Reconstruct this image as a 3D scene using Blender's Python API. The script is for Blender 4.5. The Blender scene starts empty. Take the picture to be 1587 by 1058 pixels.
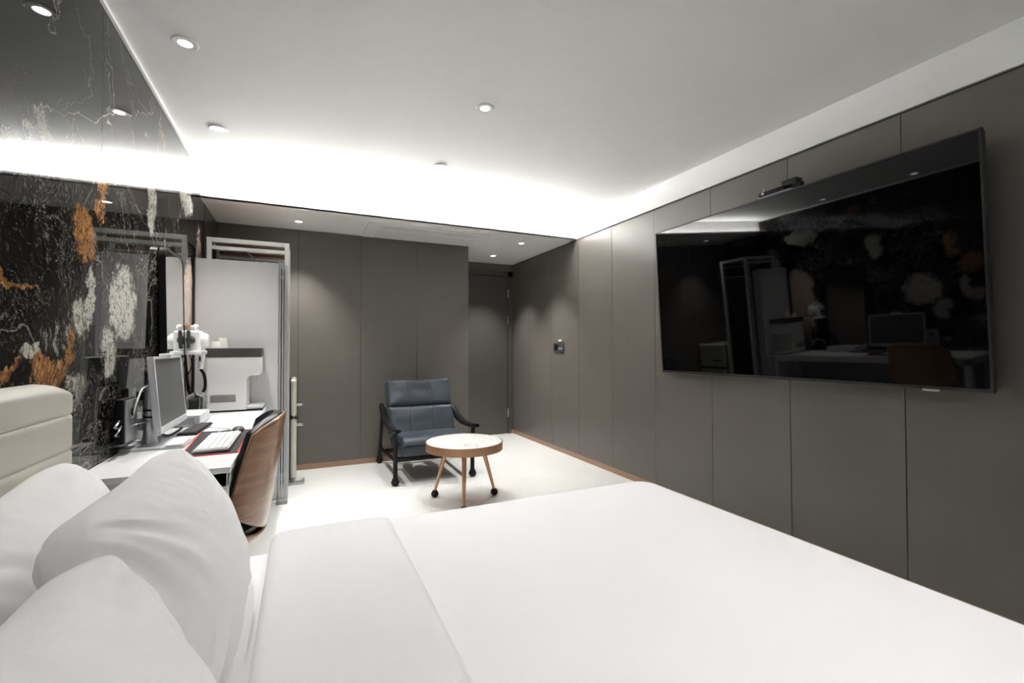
import bpy, bmesh, math, random
from mathutils import Vector, Matrix, noise
random.seed(7)
PI = math.pi
SC = bpy.context.scene
COL = SC.collection

# ------------------------------------------------------------------ camera
YAW, PIT, ROL, F, CX, CY = 0.4319, 0.0165, -0.0024, 710.36, 793.65, 527.07
CAMZ = 1.15
_r = Vector((math.cos(YAW), -math.sin(YAW), 0)); _f = Vector((math.sin(YAW), math.cos(YAW), 0)); _u = Vector((0, 0, 1))
_f2 = _f*math.cos(PIT) + _u*math.sin(PIT); _u2 = _u*math.cos(PIT) - _f*math.sin(PIT)
_r3 = _r*math.cos(ROL) + _u2*math.sin(ROL); _u3 = _u2*math.cos(ROL) - _r*math.sin(ROL)
cd = bpy.data.cameras.new('camera'); cam = bpy.data.objects.new('camera', cd); COL.objects.link(cam)
M3 = Matrix((_r3, _u3, -_f2)).transposed().to_4x4(); M3.translation = Vector((0, 0, CAMZ)); cam.matrix_world = M3
cd.sensor_width = 36; cd.lens = F/1587*36; cd.clip_start = 0.02
cd.shift_x = -(CX-793.5)/1587; cd.shift_y = (CY-529)/1587
SC.camera = cam
# ------------------------------------------------------------------ world, exposure
w = bpy.data.worlds.new('world'); SC.world = w; w.use_nodes = True
w.node_tree.nodes['Background'].inputs[0].default_value = (1, 1, 1, 1)
w.node_tree.nodes['Background'].inputs[1].default_value = 0.05
SC.view_settings.view_transform = 'Standard'; SC.view_settings.look = 'None'
SC.view_settings.exposure = 0.62; SC.view_settings.gamma = 1; SC.view_settings.use_curve_mapping = False
SC.cycles.use_denoising = True
SC.cycles.max_bounces = 10; SC.cycles.diffuse_bounces = 6; SC.cycles.glossy_bounces = 5
SC.cycles.sample_clamp_indirect = 0
LED_POWER = 112.0      # emission of the cove strip
SPOT_W = 42.0          # downlights in the main ceiling
SPOT_S = 74.0          # downlights in the lowered ceiling

# room dimensions
A, B, D1, D2 = -.687, 2.609, 4.791, 5.660
ZS, YS, ZC, XC, YN = 2.2775, 4.05, 2.4618, 1.678, -1.5
ZD = 0.72              # desk top

# ------------------------------------------------------------------ material helpers
def new_mat(name):
    m = bpy.data.materials.new(name); m.use_nodes = True
    return m, m.node_tree, m.node_tree.nodes['Principled BSDF']
def mat(name, col, rough=.5, metal=0, spec=.5, ior=None, coat=0, coatr=.1, emit=None, es=0, bump=0, bscale=200, var=0, vscale=3, sheen=0):
    m, nt, b = new_mat(name)
    b.inputs['Base Color'].default_value = (*col, 1); b.inputs['Roughness'].default_value = rough
    b.inputs['Metallic'].default_value = metal; b.inputs['Specular IOR Level'].default_value = spec
    if ior: b.inputs['IOR'].default_value = ior
    b.inputs['Coat Weight'].default_value = coat; b.inputs['Coat Roughness'].default_value = coatr
    b.inputs['Sheen Weight'].default_value = sheen
    if emit: b.inputs['Emission Color'].default_value = (*emit, 1); b.inputs['Emission Strength'].default_value = es
    tc = nt.nodes.new('ShaderNodeTexCoord')
    if bump:
        n = nt.nodes.new('ShaderNodeTexNoise'); n.inputs['Scale'].default_value = bscale; n.inputs['Detail'].default_value = 3
        bm_ = nt.nodes.new('ShaderNodeBump'); bm_.inputs['Strength'].default_value = bump; bm_.inputs['Distance'].default_value = .002
        nt.links.new(tc.outputs['Object'], n.inputs['Vector']); nt.links.new(n.outputs[0], bm_.inputs['Height']); nt.links.new(bm_.outputs[0], b.inputs['Normal'])
    if var:
        n = nt.nodes.new('ShaderNodeTexNoise'); n.inputs['Scale'].default_value = vscale; n.inputs['Detail'].default_value = 4
        mx = nt.nodes.new('ShaderNodeMix'); mx.data_type = 'RGBA'
        mx.inputs[6].default_value = (*[c*(1-var) for c in col], 1); mx.inputs[7].default_value = (*[min(1, c*(1+var)) for c in col], 1)
        nt.links.new(tc.outputs['Object'], n.inputs['Vector']); nt.links.new(n.outputs[0], mx.inputs[0]); nt.links.new(mx.outputs[2], b.inputs['Base Color'])
    return m

class G:
    """small node-graph helper"""
    def __init__(s, nt): s.nt = nt
    def _set(s, sock, v):
        if hasattr(v, 'is_output'): s.nt.links.new(v, sock)
        elif isinstance(v, (tuple, list)) and len(v) == 3 and sock.type == 'RGBA': sock.default_value = (*v, 1)
        else: sock.default_value = v
    def math(s, op, a, b=0., c=0., clamp=False):
        n = s.nt.nodes.new('ShaderNodeMath'); n.operation = op; n.use_clamp = clamp
        for i, v in enumerate((a, b, c)): s._set(n.inputs[i], v)
        return n.outputs[0]
    def vm(s, op, a, b=(0, 0, 0)):
        n = s.nt.nodes.new('ShaderNodeVectorMath'); n.operation = op
        s._set(n.inputs[0], a)
        if op == 'SCALE': s._set(n.inputs[3], b)
        else: s._set(n.inputs[1], b)
        return n.outputs['Value'] if op == 'LENGTH' else n.outputs['Vector']
    def noise(s, vec, scale, det=4, rough=.55, color=False, dist=0):
        n = s.nt.nodes.new('ShaderNodeTexNoise'); s._set(n.inputs['Vector'], vec)
        n.inputs['Scale'].default_value = scale; n.inputs['Detail'].default_value = det; n.inputs['Roughness'].default_value = rough
        n.inputs['Distortion'].default_value = dist
        return n.outputs['Color'] if color else n.outputs[0]
    def ramp(s, v, lo, hi, a=0., b=1.):
        n = s.nt.nodes.new('ShaderNodeMapRange'); n.interpolation_type = 'SMOOTHSTEP'
        for i, x in enumerate((v, lo, hi, a, b)): s._set(n.inputs[i], x)
        return n.outputs[0]
    def mix(s, f, a, b):
        n = s.nt.nodes.new('ShaderNodeMix'); n.data_type = 'RGBA'
        s._set(n.inputs[0], f); s._set(n.inputs[6], a); s._set(n.inputs[7], b)
        return n.outputs[2]
    def vein(s, vec, scale, width, det=3, dist=0):
        n = s.noise(vec, scale, det, .5, dist=dist)
        return s.ramp(s.math('ABSOLUTE', s.math('SUBTRACT', n, .5)), 0., width, 1., 0.)

def marble_mat():
    m, nt, b = new_mat('black_gold_marble'); g = G(nt)
    tc = nt.nodes.new('ShaderNodeTexCoord').outputs['Object']
    sx = nt.nodes.new('ShaderNodeSeparateXYZ'); nt.links.new(tc, sx.inputs[0])
    cx = nt.nodes.new('ShaderNodeCombineXYZ'); nt.links.new(sx.outputs[1], cx.inputs[0]); nt.links.new(sx.outputs[2], cx.inputs[1])
    p = cx.outputs[0]
    w1 = g.vm('SCALE', g.vm('SUBTRACT', g.noise(p, 2.2, 3, .5, True), (.5, .5, .5)), .55)
    w2 = g.vm('SCALE', g.vm('SUBTRACT', g.noise(p, 9, 4, .6, True), (.5, .5, .5)), .12)
    q = g.vm('ADD', g.vm('ADD', p, w1), w2)
    wb = g.vm('SCALE', g.vm('SUBTRACT', g.noise(p, 5, 5, .65, True), (.5, .5, .5)), .28)
    pb = g.vm('ADD', p, wb)
    # diagonal streak space
    mp = nt.nodes.new('ShaderNodeMapping'); nt.links.new(q, mp.inputs[0]); mp.inputs['Rotation'].default_value = (0, 0, .5); mp.inputs['Scale'].default_value = (3.2, 1, 1)
    st = mp.outputs[0]
    def blob(cy, cz, ry, rz, soft=1.):
        d = g.vm('LENGTH', g.vm('MULTIPLY', g.vm('SUBTRACT', pb, (cy, cz, 0)), (1/ry, 1/rz, 0)))
        return g.ramp(d, 1.15, .35*soft, 0., 1.)
    def mx(*a):
        o = a[0]
        for x in a[1:]: o = g.math('MAXIMUM', o, x)
        return o
    fine = g.noise(st, 34, 5, .7); grain = g.noise(p, 150, 3, .7); mid = g.noise(st, 9, 5, .65)
    base = g.mix(g.ramp(mid, .35, .75), (.0015, .0015, .002), (.010, .0095, .0095))
    dens = g.ramp(g.noise(p, 1.6, 2, .5), .30, .60, .35, 1.)
    lowz = g.ramp(sx.outputs[2], 1.98, 1.65)
    far = g.ramp(sx.outputs[0 + 1], 2.0, 2.7)
    act = g.math('MULTIPLY', mx(dens, far), g.ramp(lowz, 0, 1, .15, 1.))
    # hairline veins
    v1 = g.vein(q, 2.6, .008, 5); v2 = g.vein(st, 7, .030, 8); v3 = g.vein(q, 1.7, .005, 3, dist=.4); v4 = g.vein(st, 17, .045, 7)
    cl = g.ramp(g.noise(q, 5, 4, .6), .46, .66)
    vn = mx(g.math('MULTIPLY', v1, act), g.math('MULTIPLY', g.math('MULTIPLY', v2, .75), g.math('MULTIPLY', act, cl)),
            g.math('MULTIPLY', v3, .9), g.math('MULTIPLY', g.math('MULTIPLY', v4, .5), g.math('MULTIPLY', act, cl)))
    vn = g.math('MULTIPLY', g.math('MULTIPLY', vn, g.ramp(fine, .38, .60)), g.ramp(sx.outputs[1], 1.7, 2.5, .28, 1.))
    vn = mx(vn, g.math('MULTIPLY', g.vein(q, 1.15, .0035, 2, dist=.3), .8))
    col = g.mix(g.math('MULTIPLY', vn, .85), base, g.mix(g.ramp(grain, .35, .65), (.16, .14, .11), (.48, .44, .36)))
    # speckled white flecks
    fl = g.math('MULTIPLY', g.ramp(g.noise(st, 40, 5, .8), .53, .62), g.math('MULTIPLY', act, g.ramp(g.noise(q, 4, 4, .65), .38, .55)))
    col = g.mix(fl, col, g.mix(g.ramp(grain, .3, .7), (.10, .095, .085), (.40, .385, .34)))
    diag = g.math('MULTIPLY', blob(1.95, 1.20, .30, .10), .55)
    # white clouds
    wb_ = mx(diag, blob(2.47, 1.36, .21, .25), g.math('MULTIPLY', blob(2.30, 1.12, .12, .16), .8), g.math('MULTIPLY', blob(2.05, 1.24, .10, .13), .8),
             g.math('MULTIPLY', blob(2.85, 1.86, .16, .22), .75), g.math('MULTIPLY', blob(3.62, 2.12, .30, .16), .8), g.math('MULTIPLY', blob(2.02, 1.00, .12, .14), .6),
             g.math('MULTIPLY', blob(2.75, 2.25, .12, .12), .4), blob(1.60, 1.03, .16, .045), blob(1.74, 1.13, .10, .035), g.math('MULTIPLY', blob(2.12, 1.33, .06, .14), .9), g.math('MULTIPLY', blob(.75, 1.45, .30, .22), .8),
             g.math('MULTIPLY', blob(-.2, 1.9, .35, .25), .7), g.math('MULTIPLY', blob(3.1, 1.5, .10, .5), .6))
    wt = g.ramp(g.math('ADD', g.math('MULTIPLY', wb_, .68), g.math('ADD', g.math('MULTIPLY', fine, .55), g.math('MULTIPLY', mid, .45))), .80, 1.06)
    wcol = g.mix(g.ramp(grain, .3, .7), (.30, .29, .25), (.66, .64, .57))
    wcol = g.mix(g.vein(st, 11, .028, 4), wcol, (.05, .05, .05))
    wcol = g.mix(g.ramp(g.noise(p, 45, 4, .75), .54, .64), wcol, (.14, .135, .12))
    col = g.mix(wt, col, wcol)
    # gold / rust patches
    ob = mx(blob(2.07, 1.55, .15, .17), blob(1.85, 1.08, .16, .085), blob(1.97, 1.16, .05, .10), blob(4.02, 1.6, .22, .62), g.math('MULTIPLY', blob(3.70, 1.20, .24, .72), 1.35),
            g.math('MULTIPLY', blob(2.22, 1.75, .06, .2), .9), g.math('MULTIPLY', blob(3.05, 2.3, .15, .10), .7), g.math('MULTIPLY', blob(1.62, 1.345, .16, .018), 1.1), g.math('MULTIPLY', blob(1.62, 1.10, .12, .025), .9),
            g.math('MULTIPLY', blob(1.1, 1.75, .2, .12), .9), g.math('MULTIPLY', blob(.2, 1.3, .3, .1), .9))
    ot = g.ramp(g.math('ADD', g.math('MULTIPLY', ob, .62), g.math('ADD', g.math('MULTIPLY', fine, .75), g.math('MULTIPLY', mid, .45))), .91, 1.15)
    ocol = g.mix(g.ramp(g.noise(st, 22, 4, .7), .35, .7), (.17, .065, .018), (.46, .24, .085))
    ocol = g.mix(g.ramp(g.noise(st, 30, 5, .8), .50, .62), ocol, (.03, .014, .008))
    ocol = g.mix(g.math('MULTIPLY', g.ramp(g.noise(p, 80, 4, .75), .56, .64), .7), ocol, (.40, .33, .22))
    tan = g.ramp(sx.outputs[1], 3.35, 3.6)
    ocol = g.mix(tan, ocol, g.mix(g.ramp(g.noise(st, 20, 5, .7), .3, .7), (.34, .24, .18), (.66, .56, .47)))
    col = g.mix(ot, col, ocol)
    nt.links.new(col, b.inputs['Base Color'])
    b.inputs['Roughness'].default_value = .03; b.inputs['IOR'].default_value = 1.32
    return m

def wood_mat(name, c1, c2, axis=(1, 9, 9), scale=3., rough=.3, coat=.5):
    m, nt, b = new_mat(name); g = G(nt)
    tc = nt.nodes.new('ShaderNodeTexCoord').outputs['Object']
    mp = nt.nodes.new('ShaderNodeMapping'); nt.links.new(tc, mp.inputs[0]); mp.inputs['Scale'].default_value = axis
    n = g.noise(mp.outputs[0], scale, 6, .6, dist=.8); n2 = g.noise(mp.outputs[0], scale*7, 3, .6)
    c = g.mix(g.ramp(n, .33, .68), c1, c2); c = g.mix(g.ramp(n2, .45, .75, 0., .45), c, tuple(x*.55 for x in c1))
    nt.links.new(c, b.inputs['Base Color']); b.inputs['Roughness'].default_value = rough
    b.inputs['Coat Weight'].default_value = coat; b.inputs['Coat Roughness'].default_value = .12
    return m

def white_marble():
    m, nt, b = new_mat('white_marble'); g = G(nt)
    tc = nt.nodes.new('ShaderNodeTexCoord').outputs['Object']
    v = g.vein(tc, 5, .035, 4, dist=1.5); c = g.mix(g.math('MULTIPLY', v, g.ramp(g.noise(tc, 4, 2), .4, .7)), (.86, .85, .83), (.52, .49, .45))
    nt.links.new(c, b.inputs['Base Color']); b.inputs['Roughness'].default_value = .12
    return m

def fabric_mat(name, col, rough=.85, wr=.25):
    m, nt, b = new_mat(name); g = G(nt)
    tc = nt.nodes.new('ShaderNodeTexCoord').outputs['Object']
    b.inputs['Base Color'].default_value = (*col, 1); b.inputs['Roughness'].default_value = rough; b.inputs['Sheen Weight'].default_value = .15
    h = g.math('ADD', g.math('MULTIPLY', g.noise(tc, 5, 4, .5, dist=.8), 1.), g.math('MULTIPLY', g.noise(tc, 500, 2), .03))
    bp = nt.nodes.new('ShaderNodeBump'); bp.inputs['Strength'].default_value = wr; bp.inputs['Distance'].default_value = .02
    nt.links.new(h, bp.inputs['Height']); nt.links.new(bp.outputs[0], b.inputs['Normal'])
    return m

def floor_mat():
    m, nt, b = new_mat('white_floor_tile'); g = G(nt)
    tc = nt.nodes.new('ShaderNodeTexCoord').outputs['Object']
    br = nt.nodes.new('ShaderNodeTexBrick'); nt.links.new(tc, br.inputs['Vector']); br.offset = 0
    br.inputs['Scale'].default_value = 1; br.inputs['Brick Width'].default_value = .6; br.inputs['Row Height'].default_value = .6
    br.inputs['Mortar Size'].default_value = .0012; br.inputs['Color1'].default_value = (.71, .71, .69, 1); br.inputs['Color2'].default_value = (.71, .71, .69, 1); br.inputs['Mortar'].default_value = (.66, .66, .63, 1)
    nt.links.new(br.outputs[0], b.inputs['Base Color']); b.inputs['Roughness'].default_value = .38; b.inputs['Specular IOR Level'].default_value = .35
    return m

M = dict(
    marble=marble_mat(), floor=floor_mat(), wmarble=white_marble(),
    ceil=mat('white_ceiling_paint', (.80, .80, .79), .8, spec=.2),
    panel=mat('taupe_wall_panel', (.142, .129, .114), .36, spec=.45, var=.03, vscale=2),
    gap=mat('dark_reveal', (.012, .011, .010), .7),
    door=mat('dark_door_paint', (.085, .078, .072), .4),
    copper=mat('copper_brown_skirting', (.36, .22, .14), .4),
    darkwood=wood_mat('dark_brown_panel', (.035, .018, .012), (.06, .03, .02), (9, 9, 1)),
    black=mat('black_lacquer', (.004, .004, .0045), .32, spec=.3),
    blackm=mat('matt_black', (.006, .006, .0065), .55, spec=.25),
    screen=mat('black_tv_glass', (.001, .001, .0012), .03, ior=1.40),
    bezel=mat('dark_grey_tv_bezel', (.018, .018, .019), .35),
    silver=mat('silver_metal', (.55, .56, .58), .3, metal=.7),
    silverp=mat('silver_plastic', (.55, .56, .58), .4),
    alu=mat('grey_aluminium_profile', (.52, .53, .55), .35, metal=.5),
    chrome=mat('chrome', (.85, .85, .87), .08, metal=1),
    whitemetal=mat('white_painted_metal', (.66, .66, .64), .45),
    whitepanel=mat('white_laminate_panel', (.66, .66, .67), .35),
    desk=mat('white_desk_top', (.78, .78, .79), .35),
    whitep=mat('white_plastic', (.80, .80, .80), .35),
    greyp=mat('grey_plastic', (.30, .30, .31), .45),
    iceb=mat('ice_maker_white', (.70, .70, .69), .4),
    lid=mat('charcoal_lid', (.06, .058, .057), .5, spec=.3),
    mirror=mat('mirror_glass', (.86, .88, .87), .02, metal=1),
    mscreen=mat('grey_monitor_screen', (.075, .075, .08), .35),
    cream=mat('cream_leather', (.60, .575, .50), .42, bump=.15, bscale=350),
    creamf=mat('cream_enamel', (.70, .70, .60), .22, coat=.4),
    navy=mat('slate_blue_leather', (.040, .051, .068), .38, bump=.2, bscale=250, var=.12, vscale=6),
    thread=mat('slate_stitching', (.12, .14, .17), .7),
    leather=mat('black_leather', (.012, .012, .014), .35, bump=.2, bscale=250),
    walnut=wood_mat('walnut_veneer', (.22, .10, .044), (.35, .185, .088), (1.5, 1.5, 12), 1.6, .30, .6),
    ply=mat('light_ply_edge', (.55, .36, .20), .5),
    board=wood_mat('red_brown_board', (.20, .10, .06), (.30, .16, .10), (1, 6, 6), 3, .4, .1),
    gold=mat('brushed_copper_gold', (.56, .33, .20), .32, metal=.85),
    linen=fabric_mat('white_cotton', (.90, .90, .91)),
    duvetm=fabric_mat('white_duvet_cotton', (.765, .765, .78), .85, .10),
    cuffm=fabric_mat('white_sheet_cotton', (.70, .70, .71), .8, .12),
    pad=mat('black_desk_mat', (.018, .018, .019), .7, bump=.3, bscale=600),
    red=mat('red_stitched_edge', (.65, .03, .025), .6),
    orange=mat('orange_label', (.8, .38, .08), .5),
    cup=mat('white_paper', (.78, .77, .72), .8),
    bedbase=mat('grey_bed_base', (.25, .24, .23), .7),
    lens=mat('lit_lens', (1, 1, 1), .5, emit=(1, .99, .97), es=9),
    led=mat('led_strip_light', (1, 1, 1), .5, emit=(1, .99, .975), es=LED_POWER),
    clear=mat('grey_tinted_box', (.20, .20, .21), .25),
)

# ------------------------------------------------------------------ mesh helpers
class MB:
    def __init__(s): s.bm = bmesh.new(); s.mi = 0
    def _new(s, before):
        fs = [f for f in s.bm.faces if f not in before]
        return fs
    def box(s, x0, x1, y0, y1, z0, z1, bev=0, seg=2, mi=0, mtx=None):
        b = bmesh.new()
        bmesh.ops.create_cube(b, size=1)
        for v in b.verts: v.co = Vector(((x0+x1)/2+v.co.x*(x1-x0), (y0+y1)/2+v.co.y*(y1-y0), (z0+z1)/2+v.co.z*(z1-z0)))
        if bev: bmesh.ops.bevel(b, geom=b.edges[:], offset=bev, segments=seg, profile=.5, affect='EDGES')
        s._merge(b, mi, mtx); return s
    def _merge(s, b, mi=0, mtx=None):
        if mtx is not None: bmesh.ops.transform(b, matrix=mtx, verts=b.verts)
        for f in b.faces: f.material_index = mi
        me = bpy.data.meshes.new('t'); b.to_mesh(me); b.free(); s.bm.from_mesh(me); bpy.data.meshes.remove(me)
    def prism(s, pts, axis, a, b_, bev=0, seg=2, mi=0, mtx=None):
        """pts: 2-D outline; axis the extrude axis"""
        b = bmesh.new()
        def P(p, t):
            return {'x': (t, p[0], p[1]), 'y': (p[0], t, p[1]), 'z': (p[0], p[1], t)}[axis]
        v0 = [b.verts.new(P(p, a)) for p in pts]; v1 = [b.verts.new(P(p, b_)) for p in pts]
        b.faces.new(v0); b.faces.new(v1[::-1])
        for i in range(len(pts)): b.faces.new((v0[i], v1[i], v1[(i+1) % len(pts)], v0[(i+1) % len(pts)]))
        bmesh.ops.recalc_face_normals(b, faces=b.faces)
        if bev: bmesh.ops.bevel(b, geom=b.edges[:], offset=bev, segments=seg, profile=.5, affect='EDGES')
        s._merge(b, mi, mtx); return s
    def cyl(s, p0, p1, r0, r1=None, n=24, mi=0, caps=True):
        p0, p1 = Vector(p0), Vector(p1); r1 = r0 if r1 is None else r1
        d = p1-p0; b = bmesh.new()
        bmesh.ops.create_cone(b, cap_ends=caps, segments=n, radius1=r0, radius2=r1, depth=d.length)
        m = Matrix.Translation((p0+p1)/2) @ d.to_track_quat('Z', 'Y').to_matrix().to_4x4()
        s._merge(b, mi, m); return s
    def tube(s, pts, r, n=10, mi=0, smooth=True, closed=False):
        pts = [Vector(p) for p in pts]
        if smooth and len(pts) > 2: pts = catmull(pts)
        rr = r if isinstance(r, (list, tuple)) else None
        b = bmesh.new(); rings = []; N = len(pts)
        up = Vector((0, 0, 1)); t0 = (pts[1]-pts[0]).normalized()
        if abs(t0.dot(up)) > .95: up = Vector((1, 0, 0))
        nrm = (up - t0*up.dot(t0)).normalized()
        for i, p in enumerate(pts):
            t = (pts[min(i+1, N-1)]-pts[max(i-1, 0)]).normalized()
            nrm = (nrm - t*nrm.dot(t)).normalized(); bi = t.cross(nrm)
            R = r if rr is None else rr[0] + (rr[-1]-rr[0])*i/(N-1) if len(rr) == 2 else r
            rings.append([b.verts.new(p + nrm*R*math.cos(2*PI*k/n) + bi*R*math.sin(2*PI*k/n)) for k in range(n)])
        for i in range(N-1):
            for k in range(n): b.faces.new((rings[i][k], rings[i][(k+1) % n], rings[i+1][(k+1) % n], rings[i+1][k]))
        b.faces.new(rings[0][::-1]); b.faces.new(rings[-1])
        bmesh.ops.recalc_face_normals(b, faces=b.faces)
        s._merge(b, mi); return s
    def lathe(s, prof, c=(0, 0, 0), n=48, mi=0, mtx=None):
        b = bmesh.new(); rings = []
        for (r, z) in prof:
            if r < 1e-6: rings.append([b.verts.new((c[0], c[1], c[2]+z))])
            else: rings.append([b.verts.new((c[0]+r*math.cos(2*PI*k/n), c[1]+r*math.sin(2*PI*k/n), c[2]+z)) for k in range(n)])
        for i in range(len(prof)-1):
            a_, b2 = rings[i], rings[i+1]
            for k in range(n):
                if len(a_) == 1 and len(b2) == 1: continue
                if len(a_) == 1: b.faces.new((a_[0], b2[k], b2[(k+1) % n]))
                elif len(b2) == 1: b.faces.new((a_[k], a_[(k+1) % n], b2[0]))
                else: b.faces.new((a_[k], a_[(k+1) % n], b2[(k+1) % n], b2[k]))
        bmesh.ops.recalc_face_normals(b, faces=b.faces)
        s._merge(b, mi, mtx); return s
    def grid(s, fn, nu, nv, mi=0, thick=0, closed_u=False):
        """fn(u,v)->point for u,v in 0..1; optional thickness"""
        b = bmesh.new()
        vs = [[b.verts.new(fn(i/nu, j/nv)) for j in range(nv+1)] for i in range(nu+1)]
        for i in range(nu):
            for j in range(nv): b.faces.new((vs[i][j], vs[i+1][j], vs[i+1][j+1], vs[i][j+1]))
        if thick:
            bmesh.ops.recalc_face_normals(b, faces=b.faces)
            bmesh.ops.solidify(b, geom=b.faces[:], thickness=thick)
        s._merge(b, mi); return s
    def sphere(s, c, r, sx=1, sy=1, sz=1, mi=0, n=24):
        b = bmesh.new(); bmesh.ops.create_uvsphere(b, u_segments=n, v_segments=n//2, radius=r)
        s._merge(b, mi, Matrix.Translation(c) @ Matrix.Diagonal((sx, sy, sz, 1))); return s
    def build(s, name, m, parent=None, mtx=None, smooth=35, kind=None, label=None):
        if mtx is not None: bmesh.ops.transform(s.bm, matrix=mtx, verts=s.bm.verts)
        me = bpy.data.meshes.new(name); s.bm.to_mesh(me); s.bm.free()
        ms = m if isinstance(m, (list, tuple)) else [m]
        for k in ms: me.materials.append(M[k])
        if smooth:
            me.shade_smooth(); me.set_sharp_from_angle(angle=math.radians(smooth))
        o = bpy.data.objects.new(name, me); COL.objects.link(o)
        if smooth and len(me.vertices) < 1500 and not me.materials[0].name.startswith('black_l'):
            wn = o.modifiers.new('w', 'WEIGHTED_NORMAL'); wn.keep_sharp = True
        if parent is not None:
            o.parent = parent
            o.matrix_parent_inverse = rootmat(parent).inverted()
        if kind: o['kind'] = kind
        if label: o['label'] = label
        return o
def rootmat(o):
    m = o.matrix_basis.copy()
    if o.parent: m = rootmat(o.parent) @ o.matrix_parent_inverse @ m
    return m
def catmull(pts, k=8):
    out = []; P = [pts[0]*2-pts[1]] + pts + [pts[-1]*2-pts[-2]]
    for i in range(1, len(P)-2):
        a, b, c, d = P[i-1], P[i], P[i+1], P[i+2]
        for j in range(k):
            t = j/k
            out.append(.5*((2*b)+(c-a)*t+(2*a-5*b+4*c-d)*t*t+(3*b-a-3*c+d)*t**3))
    out.append(pts[-1]); return out
def thing(name, label, cat, loc=(0, 0, 0), group=None, rz=0):
    o = bpy.data.objects.new(name, None); COL.objects.link(o); o.location = loc; o.rotation_euler = (0, 0, rz)
    o.empty_display_size = .05
    o['label'] = label; o['category'] = cat
    if group: o['group'] = group
    return o
def tag(o, label, cat, group=None, kind=None):
    o['label'] = label; o['category'] = cat
    if group: o['group'] = group
    if kind: o['kind'] = kind
    return o
def struct(mb, name, m, parent=None, smooth=35):
    o = mb.build(name, m, parent, smooth=smooth); o['kind'] = 'structure'; return o

# ------------------------------------------------------------------ room shell
struct(MB().box(A-.1, B+.1, YN-.1, D2+.1, -.1, 0), 'floor', 'floor')
# main (raised) ceiling and the lowered ceiling with its open trough
struct(MB().box(A-.1, B+.1, YN-.1, YS+.13, ZC, ZC+.1), 'ceiling', 'ceil')
low = MB().box(A-.1, B+.1, YS+.12, D2+.1, ZS, ZC+.1)
low.box(A-.1, B+.1, YS, YS+.12, ZS, ZS+.010).box(A-.1, B+.1, YS, YS+.012, ZS, ZS+.028)
struct(low, 'ceiling_lowered', 'ceil')
# left wall: polished marble slabs, then dark panelling by the corner
seams = [-1.0, .2, 1.0, 2.211, 4.22]
mb = MB(); y0 = YN
for y1 in seams[1:]:
    mb.box(A-.03, A, y0+.0015, y1-.0015, 0, ZC, mi=0); y0 = y1
mb.box(A-.1, A-.012, YN-.1, D2+.1, 0, ZC, mi=1)
struct(mb, 'wall_left', ['marble', 'gap'], smooth=0)
struct(MB().box(A-.03, A+.001, 4.223, D1+.05, 0, ZS), 'wall_left_panelling', 'darkwood')
struct(MB().box(A, A+.012, YN, YS+.12, ZC-.016, ZC), 'trim_1', 'ceil')
# right wall
mb = MB(); ys = [1.2003-.5633*5+.5633*k for k in range(13)]
ys = [y for y in ys if y < D2-.05] ; ys = [YN] + [y for y in ys if y > YN+.05] + [D2]
for a, b in zip(ys[:-1], ys[1:]):
    mb.box(B, B+.02, a+.0022, b-.0022, .045, ZS-.012)
mb.box(B+.012, B+.1, YN-.1, D2+.1, 0, ZC, mi=1)
struct(mb, 'wall_right', ['panel', 'gap'], smooth=0)
struct(MB().box(B-.006, B+.012, YN, YS+.12, ZS, ZC), 'trim_2', 'ceil')
struct(MB().box(B-.002, B+.012, YN, D2, 0, .05, .002), 'baseboard_right', 'copper')
# back wall (projecting cupboard front) and its return
mb = MB()
xs = [A, -.59, -.025, .542, 1.106, XC]
for a, b in zip(xs[:-1], xs[1:]): mb.box(a+.0018, b-.0018, D1, D1+.02, .045, ZS-.002)
mb.box(A-.05, XC-.012, D1+.012, D1+.1, 0, ZS, mi=1)
mb.box(XC-.02, XC, D1+.002, D2, .0, ZS-.001)
struct(mb, 'wall_back', ['panel', 'gap'], smooth=0)
struct(MB().box(A, XC+.002, D1-.004, D1+.012, 0, .05, .002), 'baseboard_back', 'copper')
struct(MB().box(XC-.03, B+.1, D2, D2+.1, 0, ZS), 'wall_door', 'panel')
struct(MB().box(A-.1, B+.1, YN-.1, YN, 0, ZC), 'wall_near', 'ceil')
# entrance door in the recess
fr = MB().box(2.535, 2.606, D2-.03, D2, 0, 2.17).box(XC+.002, 2.606, D2-.03, D2, 2.11, 2.17)
dfr = struct(fr, 'door_1', 'door')
lf = struct(MB().box(XC+.03, 2.528, D2-.022, D2-.001, .006, 2.104, .001), 'door_leaf', 'door', dfr)
for z in (.28, 1.52, 1.88):
    struct(MB().cyl((2.533, D2-.034, z-.055), (2.533, D2-.034, z+.055), .008), 'hinge', 'silver', lf)
struct(MB().box(2.608-.03, 2.609, D2-.05, D2-.03, 0, .05), 'trim_3', 'copper')

# ------------------------------------------------------------------ cove light
o = MB().prism([(YS+.118, ZS+.012), (YS+.118, ZS+.045), (YS+.090, ZS+.012)], 'x', A+.02, B-.02).build('light_strip', 'led', smooth=0)
tag(o, 'long bright white cove light strip hidden on the edge of the lowered ceiling', 'light strip')

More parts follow.
